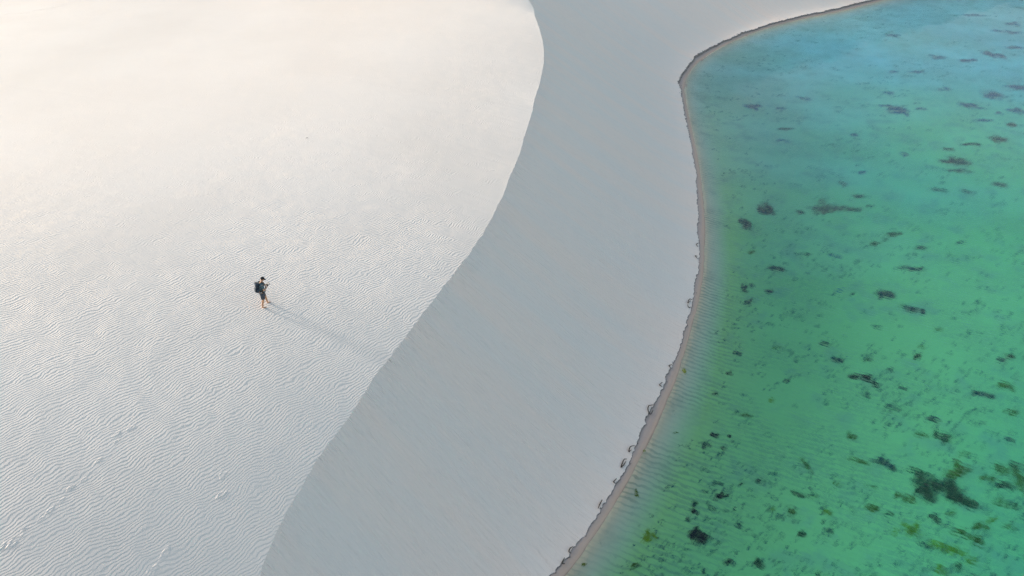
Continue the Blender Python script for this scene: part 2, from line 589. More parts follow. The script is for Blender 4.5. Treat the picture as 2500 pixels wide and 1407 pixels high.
step = np.concatenate([[-0.4, -0.2, 0], np.cumsum(np.geomspace(0.12, 4.0, 70))])
Wb = np.concatenate([np.linspace(-60, 2, 32, endpoint=False), np.arange(2, 160, 0.35), np.linspace(160, 265, 40)])
sab = shore_a(Wb)
bx0, by0 = to_xy(sab, Wb)
AB = sab[None, :] + step[:, None]
LX, LY = to_xy(AB, np.broadcast_to(Wb[None, :], AB.shape))
LZ = bed_depth(LX, LY)
LZ[0] = -0.03; LZ[1] = -0.015; LZ[2] = -0.006
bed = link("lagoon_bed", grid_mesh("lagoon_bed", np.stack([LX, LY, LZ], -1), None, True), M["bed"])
tag(bed, "pale sandy lagoon bed seen through green water", "lagoon bed", kind="structure")

# closed body of water: level top, deep underside
e = 0.9
ring = [to_xy(s - e, w_) for s, w_ in zip(sab, Wb)]
outer = [to_xy(s + step[-1] + 5, w_) for s, w_ in zip(sab, Wb)]
n = len(Wb)
vs = [(x, y, 0.0) for x, y in ring] + [(x, y, 0.0) for x, y in outer] + [(x, y, -5.0) for x, y in ring] + [(x, y, -5.0) for x, y in outer]
fs = []
for i in range(n - 1):
    fs.append((i, n + i, n + i + 1, i + 1))
    fs.append((2 * n + i, 2 * n + i + 1, 3 * n + i + 1, 3 * n + i))
    fs.append((i, i + 1, 2 * n + i + 1, 2 * n + i))
    fs.append((n + i, 3 * n + i, 3 * n + i + 1, n + i + 1))
fs.append((0, 2 * n, 3 * n, n)); fs.append((n - 1, 2 * n - 1, 4 * n - 1, 3 * n - 1))
wm = mesh("lagoon_water", vs, fs)
bm = bmesh.new(); bm.from_mesh(wm); bmesh.ops.recalc_face_normals(bm, faces=bm.faces); bm.to_mesh(wm); bm.free()
water = link("lagoon_water", wm, M["water"], smooth=False)
tag(water, "clear green and turquoise lagoon water", "lagoon", kind="structure")

# far ground reaching the horizon
ang = np.linspace(0, 2 * math.pi, 65)[:-1]
vs = [(0, 0, -6.0)]; fs = []
for r in (300, 1200, 6000):
    vs += [(r * math.cos(a), r * math.sin(a), -6.0) for a in ang]
for i in range(64):
    j = (i + 1) % 64
    fs.append((0, 1 + i, 1 + j))
    for k in range(2): fs.append((1 + 64 * k + i, 1 + 64 * (k + 1) + i, 1 + 64 * (k + 1) + j, 1 + 64 * k + j))
ground = link("desert_ground", mesh("desert_ground", vs, fs), M["windward"], smooth=False)
tag(ground, "white sand plain stretching away beyond the dune", "ground", kind="structure")


def on_dune(x, y):
    """the point of the windward slope seen at a photograph pixel"""
    z = 7.0
    for _ in range(30):
        p = on_level(x, y, z)
        z = 0.5 * z + 0.5 * z_wind(p[0], p[1])
    p = on_level(x, y, z)
    return Vector((p[0], p[1], z_wind(p[0], p[1])))


# ------------------------------------------------------------------ footprints and debris on the dune
def footprint_mesh(P, ang, L, Wd, hgt, seed):
    """a trodden hollow with a raised broken rim, laid on the slope at P"""
    rr = random.Random(seed)
    na, nr = 22, 9
    vs, fs = [], []
    ph = [rr.uniform(0, 6.28) for _ in range(4)]
    for j in range(nr):
        q_ = j / (nr - 1)
        for i in range(na):
            a = 2 * math.pi * i / na
            wob = 1 + 0.16 * math.sin(2 * a + ph[0]) + 0.10 * math.sin(3 * a + ph[1]) + 0.06 * math.sin(5 * a + ph[2])
            lx, ly = math.cos(a) * L * 0.5 * q_ * wob * 1.5, math.sin(a) * Wd * 0.5 * q_ * wob * 1.5
            rim = math.exp(-((q_ - 0.58) / 0.17) ** 2) * (0.75 + 0.5 * math.sin(a + ph[3]) + 0.2 * math.sin(4 * a + ph[1]))
            zz = hgt * rim + 0.006 * (1 - q_) if q_ < 0.999 else -0.03
            x = P.x + lx * math.cos(ang) - ly * math.sin(ang)
            y = P.y + lx * math.sin(ang) + ly * math.cos(ang)
            vs.append((x, y, z_wind(x, y) + zz))
    for j in range(nr - 1):
        for i in range(na):
            k = (i + 1) % na
            fs.append((j * na + i, (j + 1) * na + i, (j + 1) * na + k, j * na + k))
    fs.append(tuple(range(na)))
    return mesh("footprint", vs, fs)


prints = [(37, 1319, .62, .30, .085), (64, 1293, .40, .16, .05), (100, 1268, .30, .14, .03), (122, 1246, .36, .15, .05), (150, 1222, .28, .14, .025),
          (172, 1192, .36, .15, .04), (205, 1172, .30, .15, .03), (240, 1124, .28, .13, .03), (284, 1060, .34, .15, .045), (285, 1077, .22, .12, .02),
          (320, 1045, .40, .17, .05), (2, 1334, .40, .18, .05), (540, 1208, .42, .20, .06), (403, 1352, .5, .28, .035), (372, 1394, .45, .3, .04),
          (545, 1160, .4, .25, .02)]
for k in range(15):                                              # the faint far trail in the upper left
    f = k / 14
    prints.append((2 + 196 * f, 36 - 8 * f - 28 * f * f + rnd.uniform(-1.5, 1.5), rnd.uniform(.5, .9), rnd.uniform(.3, .5), rnd.uniform(.06, .13)))
for k, (px, py, L, Wd, hg) in enumerate(prints):
    L *= .85; Wd *= .85; hg *= .2 if k < 16 else .18
    P = on_dune(px, py)
    link("footprint", footprint_mesh(P, math.radians(48 + rnd.uniform(-15, 15)), L, Wd, hg, 100 + k), M["windward"], wind)

M["driftwood"] = plain("dark driftwood", (0.09, 0.07, 0.055), 0.9)
P = on_dune(749, 338)
bm = bmesh.new()
for k in range(3):
    m_ = Matrix.Translation((P.x + rnd.uniform(-.05, .05), P.y + rnd.uniform(-.05, .05), P.z + .03)) @ Matrix.Rotation(rnd.uniform(0, 3), 4, 'Z') @ Matrix.Diagonal((.045, .022, .015, 1))
    bmesh.ops.create_icosphere(bm, subdivisions=2, radius=1.0, matrix=m_)
me = bpy.data.meshes.new("driftwood_chip"); bm.to_mesh(me); bm.free()
tag(link("driftwood_chip", me, M["driftwood"]), "tiny dark scrap of debris alone on the upper rippled dune", "debris")


# ------------------------------------------------------------------ tubes
def tube(pts, rads, seg=6, name="tube", caps=True):
    pts = [Vector(p) for p in pts]
    vs, fs = [], []
    n = len(pts)
    for i, p in enumerate(pts):
        d = (pts[min(i + 1, n - 1)] - pts[max(i - 1, 0)]).normalized()
        up = Vector((0, 0, 1)) if abs(d.z) < 0.9 else Vector((1, 0, 0))
        s_ = d.cross(up).normalized(); u_ = s_.cross(d)
        for k in range(seg):
            a = 2 * math.pi * k / seg
            vs.append(p + (s_ * math.cos(a) + u_ * math.sin(a)) * rads[i])
    for i in range(n - 1):
        for k in range(seg):
            j = (k + 1) % seg
            fs.append((i * seg + k, i * seg + j, (i + 1) * seg + j, (i + 1) * seg + k))
    if caps:
        fs.append(tuple(range(seg))[::-1]); fs.append(tuple((n - 1) * seg + k for k in range(seg)))
    return mesh(name, vs, fs)


def on_shore(px, py):
    """point on the dune foot seen at a pixel, close to the bank"""
    z = 0.3
    for _ in range(25):
        p = on_level(px, py, z)
        d = dist_shore(np.array([p[0]]), np.array([p[1]]))
        z = 0.5 * z + 0.5 * float(z_slip(d, p[0], p[1])[0] + 0.07 * math.exp(-max(d[0] - .8, 0) / 1.3))
    return Vector(on_level(px, py, z))


M["root"] = plain("dark damp root strand", (0.075, 0.058, 0.045), 0.9)
strands = [  # pixel polyline, label
    ([(1597, 990), (1584, 992), (1582, 1003), (1588, 1013), (1594, 1004)], "largest dark root loop arching onto the pale sand above the bank"),
    ([(1690, 733), (1683, 732), (1679, 741), (1686, 736)], "short hooked dark root on the bank where the shore bulges left"),
    ([(1678, 745), (1682, 752), (1687, 751)], "small bent root just below the hooked one at the bank"),
    ([(1549, 1090), (1539, 1092), (1535, 1104), (1541, 1100)], "narrow dark root loop, the higher of two close loops on the bank"),
    ([(1530, 1122), (1523, 1124), (1516, 1142), (1523, 1136), (1528, 1128)], "long narrow dark root loop, the lower of two close loops"),
    ([(1505, 1170), (1498, 1178), (1503, 1182)], "thin straight root twig on the bank below the two loops"),
    ([(1640, 892), (1633, 894), (1637, 899)], "little root poking left from the bank near the lone yellow-green tuft"),
    ([(1617, 935), (1610, 941), (1616, 945)], "small root hook on the bank above the largest loop"),
    ([(1398, 1336), (1392, 1340), (1389, 1348), (1394, 1352)], "curved root arc low on the bank near the bottom edge"),
    ([(1378, 1364), (1372, 1376), (1379, 1378)], "short bent root on the bank just above the bottom edge"),
    ([(1704, 604), (1700, 598), (1706, 594)], "tiny bent root on the upright stretch of bank"),
    ([(1702, 627), (1697, 626), (1703, 633)], "little pointed root on the bank right of the long avalanche face"),
    ([(1470, 1222), (1465, 1231), (1460, 1243)], "thin root line along the lower bank edge"),
]
for pl, lab in strands:
    P3 = [on_shore(*p) + Vector((0, 0, .03)) for p in pl]
    C = catmull([tuple(p) for p in P3], 5)
    C[:, 2] += 0.03 * npr.uniform(0, 1, len(C))
    rad = [0.030 * (0.5 + 0.5 * math.sin(math.pi * min(max(i / (len(C) - 1), .12), .9))) for i in range(len(C))]
    tag(link("root_strand", tube(C, rad, 6, "root_strand"), M["root"]), lab, "root", "dark roots along the lagoon bank")

# crumbled damp lumps all along the foot of the bank: nobody could count them
vs, fs = [], []
vis = np.where((W > 9) & (W < 152))[0]
for k in range(260):
    j = int(npr.choice(vis))
    far_ = far[j]
    off = dE[j] + npr.normal(-0.03, 0.05 + 0.12 * far_)
    c = Vector((SX[j] + NXo[j] * off, SY[j] + NYo[j] * off, (EZ[j] + 0.01) if off > dE[j] else 0.10 + (EZ[j] - 0.1) * npr.uniform(0, 1)))
    sz = npr.uniform(0.01, 0.035) * (1 + 1.8 * far_)
    b0 = len(vs)
    t_ = Vector((tx[j] / tl[j], ty[j] / tl[j], 0)); nn = Vector((NXo[j], NYo[j], 0))
    el = npr.uniform(1.0, 2.8)
    for dx_, dy_, dz_ in ((1, 0, 0), (-1, 0, 0), (0, 1, 0), (0, -1, 0), (0, 0, 1), (0, 0, -1)):
        vs.append(c + t_ * dx_ * sz * el + nn * dy_ * sz + Vector((0, 0, dz_ * sz * .7)))
    for f in ((0, 2, 4), (2, 1, 4), (1, 3, 4), (3, 0, 4), (2, 0, 5), (1, 2, 5), (3, 1, 5), (0, 3, 5)):
        fs.append(tuple(b0 + i for i in f))
tag(link("bank_crumbs", mesh("bank_crumbs", vs, fs), M["scarp"]), "dark damp crumbs of sand and root along the bank", "crumbs", kind="stuff")


# ------------------------------------------------------------------ algae on the lagoon bed
def mat_algae(name, a, b):
    t = NT(name)
    n_ = t.noise(t.coords(), 3.0, 3)
    oi = t.new("ShaderNodeObjectInfo")
    c = t.mix(t.ramp(n_, 0.3, 0.7), a, b)
    return t.out_bsdf(c, 0.9, None, 0.1)


ALG = {"black": mat_algae("black algae", (0.010, 0.016, 0.014), (0.022, 0.030, 0.026)),
       "dark": mat_algae("dark teal algae", (0.012, 0.060, 0.055), (0.035, 0.115, 0.10)),
       "blue": mat_algae("slate blue algae", (0.012, 0.12, 0.20), (0.035, 0.18, 0.26)),
       "green": mat_algae("dark green algae", (0.014, 0.066, 0.026), (0.035, 0.115, 0.035)),
       "olive": mat_algae("olive algae", (0.12, 0.17, 0.016), (0.21, 0.26, 0.03)),
       "lime": mat_algae("bright olive algae", (0.30, 0.36, 0.015), (0.42, 0.46, 0.03)),
       "brown": mat_algae("brown grey algae", (0.12, 0.125, 0.075), (0.19, 0.18, 0.12))}
# refraction lifts the bed towards the surface: aim for the pixel through the bent ray
def on_bed(px, py):
    d = ray(px, py)
    p = np.array([0, 0, CAM_H]) + d * (-CAM_H / d[2])
    hor = math.hypot(d[0], d[1]); s_ = hor / 1.333; c_ = math.sqrt(1 - s_ * s_)
    dr = np.array([d[0] / hor * s_, d[1] / hor * s_, -c_])
    z = -1.5
    for _ in range(12):
        q_ = p + dr * (-z / c_)
        z = float(bed_depth(np.array([q_[0]]), np.array([q_[1]]))[0])
    return Vector((q_[0], q_[1], z)), float(np.linalg.norm(p - [0, 0, CAM_H])), math.asin(-d[2])


def algae(px, py, wpx, hpx, col, dens=1.0, slant=0.0, seed=0, lobes=None, parts=None):
    rr = np.random.default_rng(seed)
    P, D, dep = on_bed(px, py)
    wpx *= .84; hpx *= .84
    hx = wpx * D / FPX / 2
    hy = hpx * D / FPX / math.sin(dep) / 2
    ca_, sa_ = math.cos(slant), math.sin(slant)
    # a handful of lobes of different size make the outline
    nl = lobes or int(rr.integers(4, 8))
    lob = []; curve = rr.uniform(-.8, .8)
    for k in range(nl):
        f = (k + 0.5) / nl * 2 - 1
        lob.append((f * 0.78 + rr.normal(0, .12), rr.normal(0, .34) + curve * (f * f - .4), rr.choice([.14, .22, .36, .50]), rr.choice([.16, .28, .42, .60])))
    area = math.pi * hx * hy
    bl = min(max(0.09 * math.sqrt(area), 0.065), 0.27)
    nb = int(min(max(dens * 2.2 * area / (bl * bl * 0.36), 24), 1300))
    vs, fs = [], []
    for _ in range(nb):
        l = lob[int(rr.integers(nl))]
        u_ = l[0] + float(np.clip(rr.normal(0, l[2] * 0.75), -.7, .7)); v_ = l[1] + float(np.clip(rr.normal(0, l[3] * 0.75), -.9, .9))
        gx, gy = u_ * hx, v_ * hy
        x = P.x + gx * ca_ - gy * sa_; y = P.y + gx * sa_ + gy * ca_
        z = P.z + 0.012 + rr.uniform(0, 0.10) * math.exp(-(u_ * u_ + v_ * v_))
        a = slant + rr.normal(-0.25, 0.40)
        ln = bl * rr.uniform(.6, 1.4) * .5; wd = ln * rr.uniform(.18, .4)
        dx_, dy_ = math.cos(a) * ln, math.sin(a) * ln
        ex, ey = -math.sin(a) * wd, math.cos(a) * wd
        b0 = len(vs)
        vs += [(x - dx_, y - dy_, z), (x + ex, y + ey, z + 0.02 * rr.uniform(.3, 1)), (x + dx_, y + dy_, z + rr.uniform(0, .05)), (x - ex, y - ey, z + .006)]
        fs.append((b0, b0 + 3, b0 + 2, b0 + 1))
    # keep what hangs together: stray blades that touch nothing are dropped
    V = np.array(vs).reshape(-1, 4, 3); n_ = len(V)
    lo, hi = V.min(1)[:, :2] - bl * .12, V.max(1)[:, :2] + bl * .12
    adj = np.all((lo[:, None] <= hi[None]) & (lo[None] <= hi[:, None]), axis=2)
    left = np.ones(n_, bool); best = np.zeros(n_, bool)
    while left.any():
        cur = np.zeros(n_, bool); cur[int(np.argmax(left))] = True
        while True:
            nx = (adj[cur].any(0)) & left
            if (nx == cur).all(): break
            cur = nx
        left &= ~cur
        if cur.sum() > best.sum(): best = cur
    V = V[best].reshape(-1, 3)
    fs = [(4 * i, 4 * i + 3, 4 * i + 2, 4 * i + 1) for i in range(len(V) // 4)]
    return link("algae_patch", mesh("algae_patch", V, fs), ALG[col], smooth=False)


# landmarks: x, y, width, height, colour, density, slant, name used by the neighbours, label
R_ = math.radians
LAND = [
    (2279, 1172, 104, 48, "green", 1.6, -.35, "biggest dark bed", "biggest dark algae bed with ragged right side, lower right of lagoon"),
    (1703, 1308, 42, 54, "black", 1.6, .9, "black star patch", "black star-shaped algae patch alone near the lower left of the lagoon"),
    (1865, 508, 54, 36, "dark", 1.3, .1, "dark fan patch", "dark slate fan-shaped algae patch in the left middle of the lagoon"),
    (2111, 927, 74, 17, "black", 1.4, -.35, "long black streak", "long black algae streak slanting down right in the lagoon middle"),
    (2162, 720, 52, 20, "dark", 1.4, -.4, "winged dark patch", "dark algae patch shaped like a wing in the open green water"),
    (2194, 270, 46, 19, "blue", 1.5, 0., "blue blot", "solid dark blue algae blot in the upper turquoise water"),
    (2327, 392, 70, 24, "dark", 1.0, -.2, "feathery cluster", "feathery dark algae cluster towards the right edge, above the middle"),
    (2424, 134, 60, 14, "blue", 1.1, -.1, "upper right blue streak", "wide blue algae streak near the upper right corner"),
    (1583, 1312, 46, 42, "lime", 1.0, .5, "yellow-green tuft", "bright yellow-green algae tuft beside the lower shore"),
    (2308, 1340, 66, 28, "lime", .9, -.4, "yellow-green ribbon", "long yellow-green algae ribbon near the lower right corner"),
    (1761, 1212, 40, 15, "black", 1.4, .15, "black clump", "black algae clump above the star-shaped patch"),
    (2226, 657, 66, 9, "dark", 1.5, -.1, "thin dark bar", "thin dark straight algae bar above the wing-shaped patch"),
    (2439, 877, 22, 12, "dark", 1.2, -.3, "right edge smudge", "dark algae smudge near the right edge at mid height"),
    (1892, 655, 54, 12, "dark", 1.4, -.1, "dark dash", "dark horizontal algae dash left of the lagoon middle"),
    (1917, 315, 42, 7, "dark", 1.2, .12, "upper left dash", "lone dark algae dash in the upper left of the lagoon"),
    (1827, 735, 22, 24, "dark", 1.0, -.5, "mottled chain", "mottled dark algae tuft near the shore at mid height"),
    (2299, 1068, 46, 22, "green", 1.3, -.4, "green cigar", "cigar-shaped dark green algae patch above the biggest bed"),
    (1950, 1207, 38, 14, "green", 1.3, -.5, "small green cigar", "small dark olive cigar-shaped algae patch, lower middle of lagoon"),
    (1744, 1061, 28, 12, "black", 1.5, -.2, "black comma", "black comma-shaped algae patch off the lower shore"),
    (2395, 962, 56, 13, "dark", 1.2, -.15, "right dark streak", "dark ragged algae streak close to the right edge, below middle"),
]
SMALL = [
    (1816, 544, 50, 28, "dark", 1.2, -.3), (2007, 505, 96, 44, "brown", .45, 0), (2014, 518, 36, 12, "brown", 1.0, 0), (1953, 518, 20, 13, "dark", .9, 0),
    (2079, 511, 46, 13, "dark", .7, .2), (2122, 504, 22, 8, "dark", 1.2, 0), (2183, 572, 46, 11, "green", .9, .2), (2136, 596, 32, 10, "green", .9, .3),
    (2158, 585, 22, 9, "green", .6, .8), (2248, 605, 28, 10, "dark", 1.3, 0), (2345, 592, 28, 7, "dark", .9, 0), (1967, 621, 12, 18, "dark", 1.0, 1.2),
    (2039, 626, 36, 8, "blue", 1.0, -.3), (1834, 616, 26, 8, "olive", .8, 0), (1816, 706, 22, 26, "dark", .8, -.4), (1836, 698, 20, 14, "dark", .6, .3),
    (1877, 711, 22, 14, "dark", 1.3, 0), (2230, 756, 52, 14, "dark", 1.3, -.4), (2050, 709, 26, 6, "blue", .9, .1), (2082, 718, 13, 8, "dark", .8, 0),
    (1798, 864, 18, 17, "dark", 1.2, .9), (2014, 839, 26, 14, "dark", 1.1, -.4), (2046, 880, 38, 12, "dark", 1.3, -.5), (2230, 868, 34, 26, "green", 1.1, -.8),
    (2248, 846, 16, 14, "olive", .6, 0), (2140, 799, 24, 8, "dark", .9, -.4), (1895, 850, 22, 6, "olive", .9, 0), (2464, 869, 20, 14, "green", 1.0, .7),
    (1670, 907, 13, 14, "lime", 1.3, 0), (1782, 914, 26, 14, "black", .5, .3), (1920, 931, 22, 13, "dark", .9, -.4), (2172, 902, 15, 9, "dark", 1.2, -.2),
    (2453, 942, 34, 16, "olive", 1.2, -.2), (2115, 880, 20, 10, "green", .6, 0), (2291, 805, 26, 6, "olive", .7, 0), (1834, 259, 62, 24, "blue", .6, .1),
    (1906, 266, 30, 8, "blue", .9, 0), (1910, 344, 36, 9, "blue", .8, -.1), (1964, 241, 30, 11, "blue", .8, .3), (2086, 329, 20, 6, "blue", 1.2, 0),
    (2161, 257, 32, 10, "blue", .9, -.2), (2248, 267, 28, 6, "blue", 1.1, 0), (2288, 139, 36, 9, "blue", .8, -.4), (2367, 148, 50, 8, "blue", 1.1, -.15),
    (2478, 212, 48, 11, "blue", 1.3, 0), (2421, 232, 60, 24, "blue", .6, 0), (2367, 257, 46, 14, "blue", 1.0, -.2), (2482, 268, 48, 13, "blue", 1.2, -.1),
    (2403, 294, 46, 8, "blue", 1.1, 0), (2441, 277, 20, 8, "blue", 1.2, 0), (2471, 304, 40, 9, "dark", 1.0, .1), (2432, 338, 44, 15, "dark", .9, .2),
    (2374, 354, 52, 10, "dark", .8, .1), (2316, 365, 24, 8, "dark", 1.2, 0), (2342, 418, 50, 8, "dark", 1.2, 0), (2208, 378, 20, 12, "blue", 1.0, -.5),
    (2104, 421, 26, 8, "blue", 1.2, 0), (2057, 449, 24, 11, "dark", .9, -.5), (2295, 466, 50, 9, "dark", .9, 0), (2439, 450, 30, 12, "dark", 1.1, 0),
    (2093, 479, 34, 10, "dark", 1.1, -.2), (2457, 77, 56, 9, "blue", .8, .1), (2183, 176, 26, 5, "blue", 1.2, 0), (2241, 176, 46, 5, "blue", 1.0, -.1),
    (2475, 115, 52, 6, "blue", 1.0, .1), (2374, 37, 60, 6, "blue", .7, 0), (2475, 58, 34, 8, "blue", .9, 0), (2183, 87, 42, 7, "blue", .7, 0),
    (2302, 218, 40, 8, "blue", .6, 0), (2169, 227, 26, 8, "blue", 1.0, 0), (2360, 468, 30, 8, "dark", .9, -.2), (2279, 1025, 28, 13, "dark", 1.4, -.3),
    (2246, 1061, 30, 15, "olive", .9, -.4), (2462, 1073, 24, 12, "dark", .8, -.6), (2078, 1066, 30, 20, "olive", .6, -.5), (2097, 1128, 52, 12, "olive", 1.0, -.4),
    (1967, 1135, 13, 40, "olive", .8, .2), (2166, 1133, 60, 22, "dark", 1.0, -.6), (2342, 1215, 76, 40, "green", 1.7, -.5), (2258, 1207, 46, 36, "green", 1.4, -.8),
    (2335, 1150, 62, 42, "olive", .8, 0), (2452, 1190, 46, 18, "green", 1.2, -.3), (2409, 1166, 40, 20, "olive", .6, -.6), (2488, 1172, 34, 44, "olive", .9, 0),
    (2447, 1150, 30, 24, "olive", .8, 0), (2475, 1136, 24, 20, "green", .8, 0), (2130, 1241, 30, 24, "olive", 1.1, -.5), (2169, 1255, 20, 12, "green", .9, -.3),
    (2207, 1216, 50, 26, "olive", .7, -.5), (2279, 1265, 28, 14, "black", 1.2, -.5), (2320, 1253, 24, 9, "olive", 1.1, -.3), (2226, 1292, 38, 36, "lime", .9, .8),
    (2255, 1332, 24, 12, "dark", 1.2, -.6), (2382, 1319, 38, 20, "olive", 1.0, .2), (2346, 1299, 50, 20, "olive", .6, -.3), (2392, 1286, 44, 16, "olive", .8, .2),
    (2476, 1236, 20, 18, "green", .9, .6), (2442, 1228, 30, 20, "olive", .5, -.3), (2294, 1392, 26, 26, "lime", .8, .6), (2340, 1385, 14, 22, "green", .8, 0),
    (1934, 1250, 26, 19, "olive", .9, -.4), (2020, 1253, 30, 12, "lime", .9, -.2), (1886, 1246, 10, 14, "lime", .9, 0), (1987, 1212, 24, 9, "olive", .5, -.3),
    (1953, 1308, 20, 26, "green", 1.0, -.9), (2025, 1298, 20, 10, "dark", 1.2, -.5), (2010, 1276, 8, 8, "black", 1.2, 0), (1694, 1230, 16, 18, "black", 1.4, .8),
    (1695, 1248, 22, 12, "black", 1.3, 0), (1780, 1066, 12, 7, "black", 1.6, 0), (1722, 1087, 34, 24, "dark", .5, .4), (1768, 1094, 20, 12, "black", .9, -.8),
    (1751, 1183, 38, 10, "dark", .8, -.2), (1809, 1183, 14, 6, "black", 1.2, .3), (1854, 1175, 17, 8, "black", 1.5, 0), (1722, 1201, 16, 9, "dark", 1.2, -.3),
    (1804, 1282, 18, 14, "dark", 1.0, -.6), (1795, 1241, 12, 8, "dark", 1.1, 0), (1738, 1243, 24, 34, "dark", .45, .4), (1679, 1272, 16, 8, "dark", .9, 0),
    (1554, 1207, 14, 46, "olive", .6, .2), (1550, 1385, 32, 20, "olive", .6, .3), (1425, 1380, 15, 12, "olive", 1.0, 0), (1778, 1373, 22, 20, "black", .9, .7),
    (1852, 1376, 22, 32, "green", 1.1, .9), (1720, 1397, 12, 14, "dark", 1.2, .8), (1996, 1402, 10, 7, "black", 1.2, 0), (1823, 1015, 30, 10, "olive", 1.1, -.1),
    (1884, 979, 16, 13, "lime", 1.0, 0), (1746, 963, 18, 6, "black", 1.0, .1), (1766, 946, 12, 6, "dark", .9, 0), (2467, 1008, 26, 15, "olive", .7, 0),
    (2174, 994, 38, 12, "dark", .7, -.5), (2121, 967, 30, 18, "dark", .4, 0), (2203, 948, 26, 9, "dark", .9, -.5), (1650, 1058, 16, 8, "olive", .7, 0),
    (1573, 1102, 8, 8, "olive", .7, 0), (2420, 1270, 30, 14, "lime", .5, .3), (2465, 1290, 26, 12, "olive", .5, -.3), (2185, 1300, 22, 12, "lime", .5, .4),
    (2130, 1190, 24, 10, "olive", .5, -.4), (2370, 1370, 34, 16, "lime", .5, .2), (2040, 1180, 20, 9, "olive", .5, -.3), (2355, 1110, 26, 11, "olive", .5, -.2), (1800, 1008, 14, 8, "dark", .6, 0),
]
LONG = {"black": "black", "dark": "dark slate", "blue": "slate blue", "green": "dark green", "olive": "olive", "lime": "yellow-green", "brown": "brownish grey"}
for k, (x, y, w_, h_, c, dn, sl, nm, lab) in enumerate(LAND):
    tag(algae(x, y, w_, h_, c, dn, sl, 500 + k), lab, "algae", "algae patches on the lagoon bed")
keyed = {}
for k, q_ in enumerate(SMALL):
    x, y, w_, h_, c, dn, sl = q_
    o = algae(x, y, w_, h_, c, dn, sl, 700 + k)
    L = min(LAND, key=lambda l: math.hypot(l[0] - x, l[1] - y))
    dx_, dy_ = x - L[0], y - L[1]
    way = ("right of" if dx_ > 0 else "left of") if abs(dx_) > 1.3 * abs(dy_) else ("below" if dy_ > 0 else "above")
    shape = "streak" if w_ > 3.2 * h_ else ("tuft" if w_ < 1.6 * h_ else "patch")
    size = "faint" if dn < .65 else ("tiny" if w_ < 18 else ("large" if w_ > 44 else "small"))
    keyed.setdefault((size, LONG[c], shape, way, L[7]), []).append((math.hypot(dx_, dy_), o))
for (size, c, shape, way, nm), lst in keyed.items():
    lst.sort(key=lambda v: v[0])
    for k, (d_, o) in enumerate(lst):
        order = "" if len(lst) == 1 else [", nearest to it", ", farther from it" if len(lst) == 2 else ", second nearest", ", third nearest", ", fourth nearest", ", fifth nearest"][k]
        tag(o, f"{size} {c} algae {shape} {way} the {nm}{order}", "algae", "algae patches on the lagoon bed")

# countless fine specks of weed strewn over the bed
vs, fs = [], []
for k in range(3600):
    px, py = npr.uniform(1400, 2560), npr.uniform(-10, 1460)
    d = ray(px, py); p = d * (-CAM_H / d[2])
    j = int(np.argmin((SH[:, 0] - p[0]) ** 2 + (SH[:, 1] - p[1]) ** 2))
    if p[0] * UX + p[1] * UY < shore_a(p[0] * VX + p[1] * VY) + 1.6: continue
    clump = math.sin(p[0] * .35 + 2 * math.sin(p[1] * .21)) + math.sin(p[1] * .43 + 1.5 * math.sin(p[0] * .3))
    if npr.uniform(-2.2, 1.6) > clump: continue
    P, D, dep = on_bed(px, py)
    for _ in range(int(npr.integers(2, 7))):
        ln = npr.uniform(.04, .13) * max(.7, D / 45)
        x, y = P.x + npr.normal(0, ln * 1.6), P.y + npr.normal(0, ln * 1.2)
        a = npr.normal(-.2, .7); wd = ln * npr.uniform(.15, .5)
        b0 = len(vs)
        vs += [(x - math.cos(a) * ln, y - math.sin(a) * ln, P.z + .02), (x - math.sin(a) * wd, y + math.cos(a) * wd, P.z + .04),
               (x + math.cos(a) * ln, y + math.sin(a) * ln, P.z + .03), (x + math.sin(a) * wd, y - math.cos(a) * wd, P.z + .02)]
        fs.append((b0, b0 + 3, b0 + 2, b0 + 1))
ALG["speck"] = mat_algae("weed specks", (0.07, 0.14, 0.10), (0.15, 0.22, 0.13))
tag(link("weed_specks", mesh("weed_specks", vs, fs), ALG["speck"], smooth=False), "fine dark specks of weed strewn over the lagoon bed", "weed", kind="stuff")


# ------------------------------------------------------------------ the walker
def skinned(name, joints, edges, root=0, sub=2):
    """joints: (x, y, z, rx, ry); returns a mesh grown with Skin + Subdivision"""
    me = bpy.data.meshes.new(name)
    me.from_pydata([j[:3] for j in joints], edges, [])
    o = bpy.data.objects.new(name, me); COL.objects.link(o)
    sk = o.modifiers.new("skin", 'SKIN'); sk.use_smooth_shade = True
    me.skin_vertices.new() if not me.skin_vertices else None
    for i, j in enumerate(joints):
        v = me.skin_vertices[0].data[i]
        v.radius = (j[3], j[4] if len(j) > 4 else j[3]); v.use_root = (i == root)
    sb = o.modifiers.new("sub", 'SUBSURF'); sb.levels = sub; sb.render_levels = sub
    dg = bpy.context.evaluated_depsgraph_get()
    res = bpy.data.meshes.new_from_object(o.evaluated_get(dg))
    bpy.data.objects.remove(o)
    res.name = name
    res.materials.clear()
    return res


def joined(name, meshes):
    bm = bmesh.new()
    for m_ in meshes: bm.from_mesh(m_)
    me = bpy.data.meshes.new(name); bm.to_mesh(me); bm.free()
    return me


def ellipsoid(c, r, seg=20, rings=12, cut=None):
    bm = bmesh.new()
    bmesh.ops.create_uvsphere(bm, u_segments=seg, v_segments=rings, radius=1.0)
    if cut is not None:
        bmesh.ops.delete(bm, geom=[v for v in bm.verts if v.co.z < cut], context='VERTS')
    bmesh.ops.transform(bm, verts=bm.verts, matrix=Matrix.Translation(c) @ Matrix.Diagonal((*r, 1)))
    me = bpy.data.meshes.new("e"); bm.to_mesh(me); bm.free()
    return me


